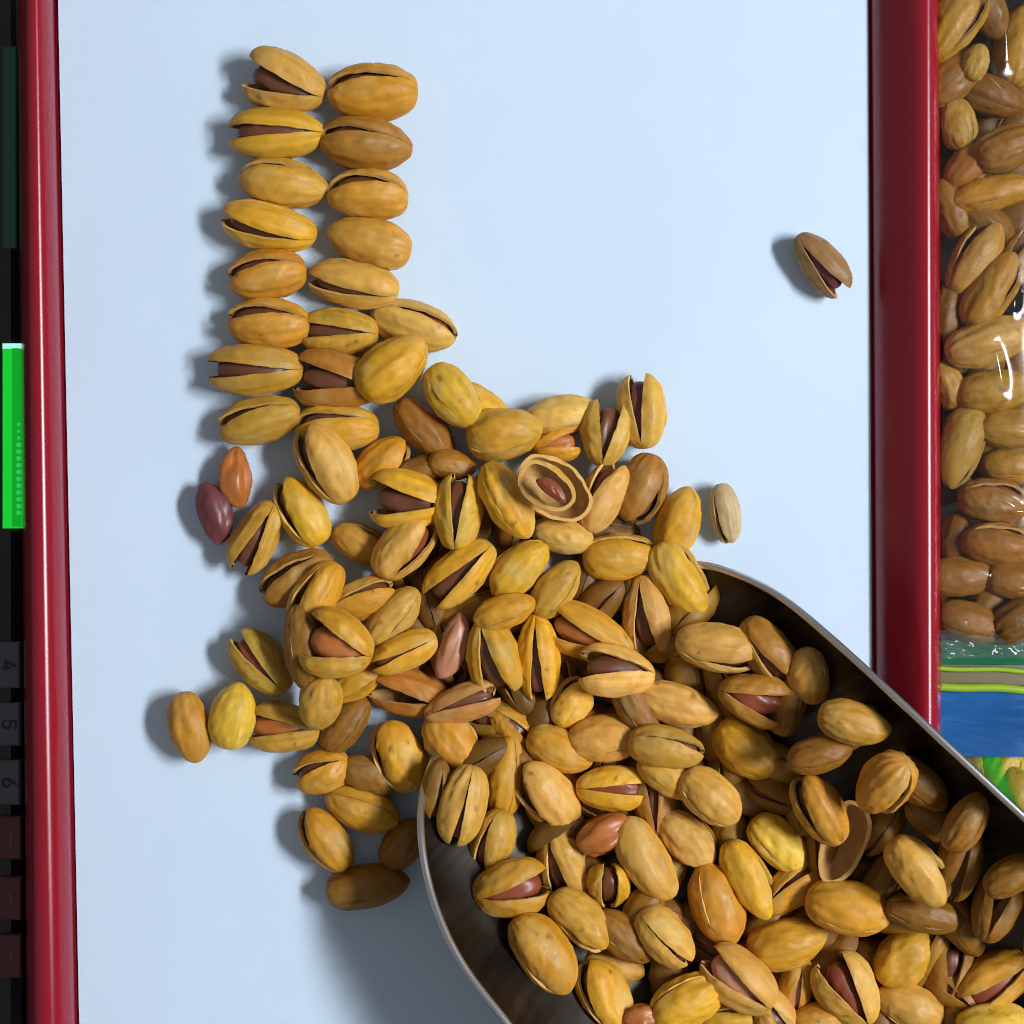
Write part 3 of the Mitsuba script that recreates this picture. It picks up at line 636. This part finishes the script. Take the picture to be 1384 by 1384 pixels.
# a splinter of shell with a bitten edge lies inside the empty half shell
# ------------------------------------------------------------------ the clear bags on the right
BAGFILL = []
BAGLAND = {r[11]: (r[0], r[1]) for r in rows(BAG) if r[9] != 'dim' and len(r[11].split()) <= 10}
def BAGNEAR(x, y):
    for k in sorted(BAGLAND, key=lambda q: math.hypot(BAGLAND[q][0] - x, BAGLAND[q][1] - y)):
        dx, dy = x - BAGLAND[k][0], y - BAGLAND[k][1]
        d = 'left of' if dx < -abs(dy) else 'right of' if dx > abs(dy) else 'above' if dy < 0 else 'below'
        if (k, d) not in USED: break
    else: return None
    USED.add((k, d))
    return f'dark pistachio underneath, {d} the {k}'
BAGBASE = np.where((PX > 1262), -0.0065, -0.028)
HB = BAGBASE.copy()
detail(False)
UNDER = [(1280 + (i % 3) * 48 + rng.uniform(-9, 9), 12 + (i // 3) * 43 + (i % 3) * 14 + rng.uniform(-8, 8), 98, 56, rng.uniform(0, 180), rng.uniform(-15, 15), 150, 0, 0, rng.choice(['dim', 'brown']), '-') for i in range(60)]
for u in UNDER:
    if SHOW is None or (round(u[0]), round(u[1])) in SHOW:
        lab = BAGNEAR(u[0], u[1])
        if lab is None: continue
        add_nut('nut', *u, lab, 'pistachios under the top layer in the bag', hm=HB.copy(), lift=-0.0105, tone=0.55)  # low tone paints the shade beneath the top layer into the shells
        BAGFILL.append(u[:2])
detail(True)
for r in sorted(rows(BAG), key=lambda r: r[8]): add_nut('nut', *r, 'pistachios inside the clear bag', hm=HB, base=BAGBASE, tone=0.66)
HB2 = BAGBASE - 0.004
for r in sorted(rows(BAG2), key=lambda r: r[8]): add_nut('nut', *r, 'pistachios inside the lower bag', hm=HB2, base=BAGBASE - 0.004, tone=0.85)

bag = thing('plastic_bag', 'clear plastic bag of pistachios lying against the red rim', 'plastic bag')
top = ndimage.maximum_filter(np.maximum(HB, -0.003), size=27)
top = ndimage.gaussian_filter(top, 9)
def film(x0, x1, y0, y1, nx, ny, surf):
    v = np.array([[*W(px, py, 0.006)[:2], 0] for py in np.linspace(y0, y1, ny) for px in np.linspace(x0, x1, nx)])
    v[:, 2] = surf(v)
    return v, quads(ny, nx)
def at(hm, v): return ndimage.map_coordinates(hm, [(v[:, 0] - gx[0]) / RES, (v[:, 1] - gy[0]) / RES], order=1, mode='nearest')
def ridge(v, a, b, w, h):
    a, b = W(*a, 0.006)[:2], W(*b, 0.006)[:2]
    d = b - a; t = np.clip(((v[:, :2] - a) @ d) / (d @ d), 0, 1)
    r = np.linalg.norm(v[:, :2] - a - t[:, None] * d, axis=1)
    return h * np.exp(-(r / w) ** 2) * np.sin(np.pi * np.clip(t, 0.04, 0.96)) ** 0.5
def film1(v):
    z = at(top, v) + 0.0014
    z += 0.0003 * (meshkit.fbm(np.c_[v[:, 0] * 150, v[:, 1] * 90, v[:, 0] * 0], 3) - 0.5)
    for a, b, w, h in (((1302, 84), (1352, 128), .0006, .0016), ((1352, 128), (1400, 165), .0006, .0013), ((1350, -10), (1358, 88), .0017, .0011), ((1334, 462), (1350, 535), .0017, .0012), ((1366, 395), (1362, 425), .0014, .0010), ((1318, 660), (1378, 690), .0012, .0008),
                       ((1322, 570), (1400, 590), .0007, .001), ((1294, 760), (1330, 776), .0006, .0012), ((1296, 840), (1312, 854), .0006, .0012), ((1300, 700), (1388, 690), .0007, .001), ((1290, 810), (1390, 790), .0008, .001)):
        z += ridge(v, a, b, w, h)
    py = 692 - v[:, 1] * S * CAM_H / (CAM_H - 0.006)
    k = sm((py - 835) / 35)
    z = z * (1 - k) + k * (0.0040 + 0.0030 * (meshkit.fbm(np.c_[v[:, 0] * 260, v[:, 1] * 330, v[:, 0] * 0 + 4], 3) - 0.5))
    return z
part(bag, 'film', film(1272, 1440, -40, 886, 110, 500, film1), 'm_film', True)
def hem(v):
    return 0.0052 + 0.0042 * (meshkit.fbm(np.c_[v[:, 0] * 110, v[:, 1] * 300, v[:, 0] * 0 + 14], 3) - 0.5)
part(bag, 'seam', film(1272, 1440, 852, 890, 130, 60, hem), 'm_hem', True, label='crinkled clear plastic seam at the end of the bag')
bag2 = thing('plastic_bag', 'lower bag of pistachios with a blue band and lime green zip lines', 'plastic bag')
def head(amp, z0):
    def f(v): return z0 + amp * (meshkit.fbm(np.c_[v[:, 0] * 60, v[:, 1] * 240, v[:, 0] * 0 + 9], 3) - 0.5) + 0.0012 * np.sin((v[:, 0] - 0.1) * 60)
    return f
part(bag2, 'header', film(1272, 1440, 868, 903, 60, 24, head(0.003, 0.0005)), 'm_green', True, label='dark green strip above the zip lines')
part(bag2, 'header', film(1272, 1440, 901, 930, 40, 12, head(0.0006, 0.0008)), 'm_olive', True, label='grey olive strip between the zip lines')
part(bag2, 'header', film(1272, 1440, 928, 1026, 90, 70, head(0.0012, 0.0012)), 'm_blue', True, label='glossy blue band below the zip lines')
for y, r in ((902, 0.0006), (927, 0.0010)):
    path = np.array([W(px, y + 6 * (px - 1270) / 114 + 1.5 * math.sin(px * .05), 0.0022 + r * .3) for px in np.linspace(1271, 1440, 40)])
    part(bag2, 'zip_line', tube(path, r), 'm_lime', True)
top2 = ndimage.gaussian_filter(ndimage.maximum_filter(np.maximum(HB2, -0.004), size=19), 6)
part(bag2, 'film', film(1272, 1440, 1022, 1300, 80, 130, lambda v: at(top2, v) + 0.0006 + 0.001 * (meshkit.fbm(v * 110, 3) - .5)), 'm_print_film', True, label='clear film with green print')
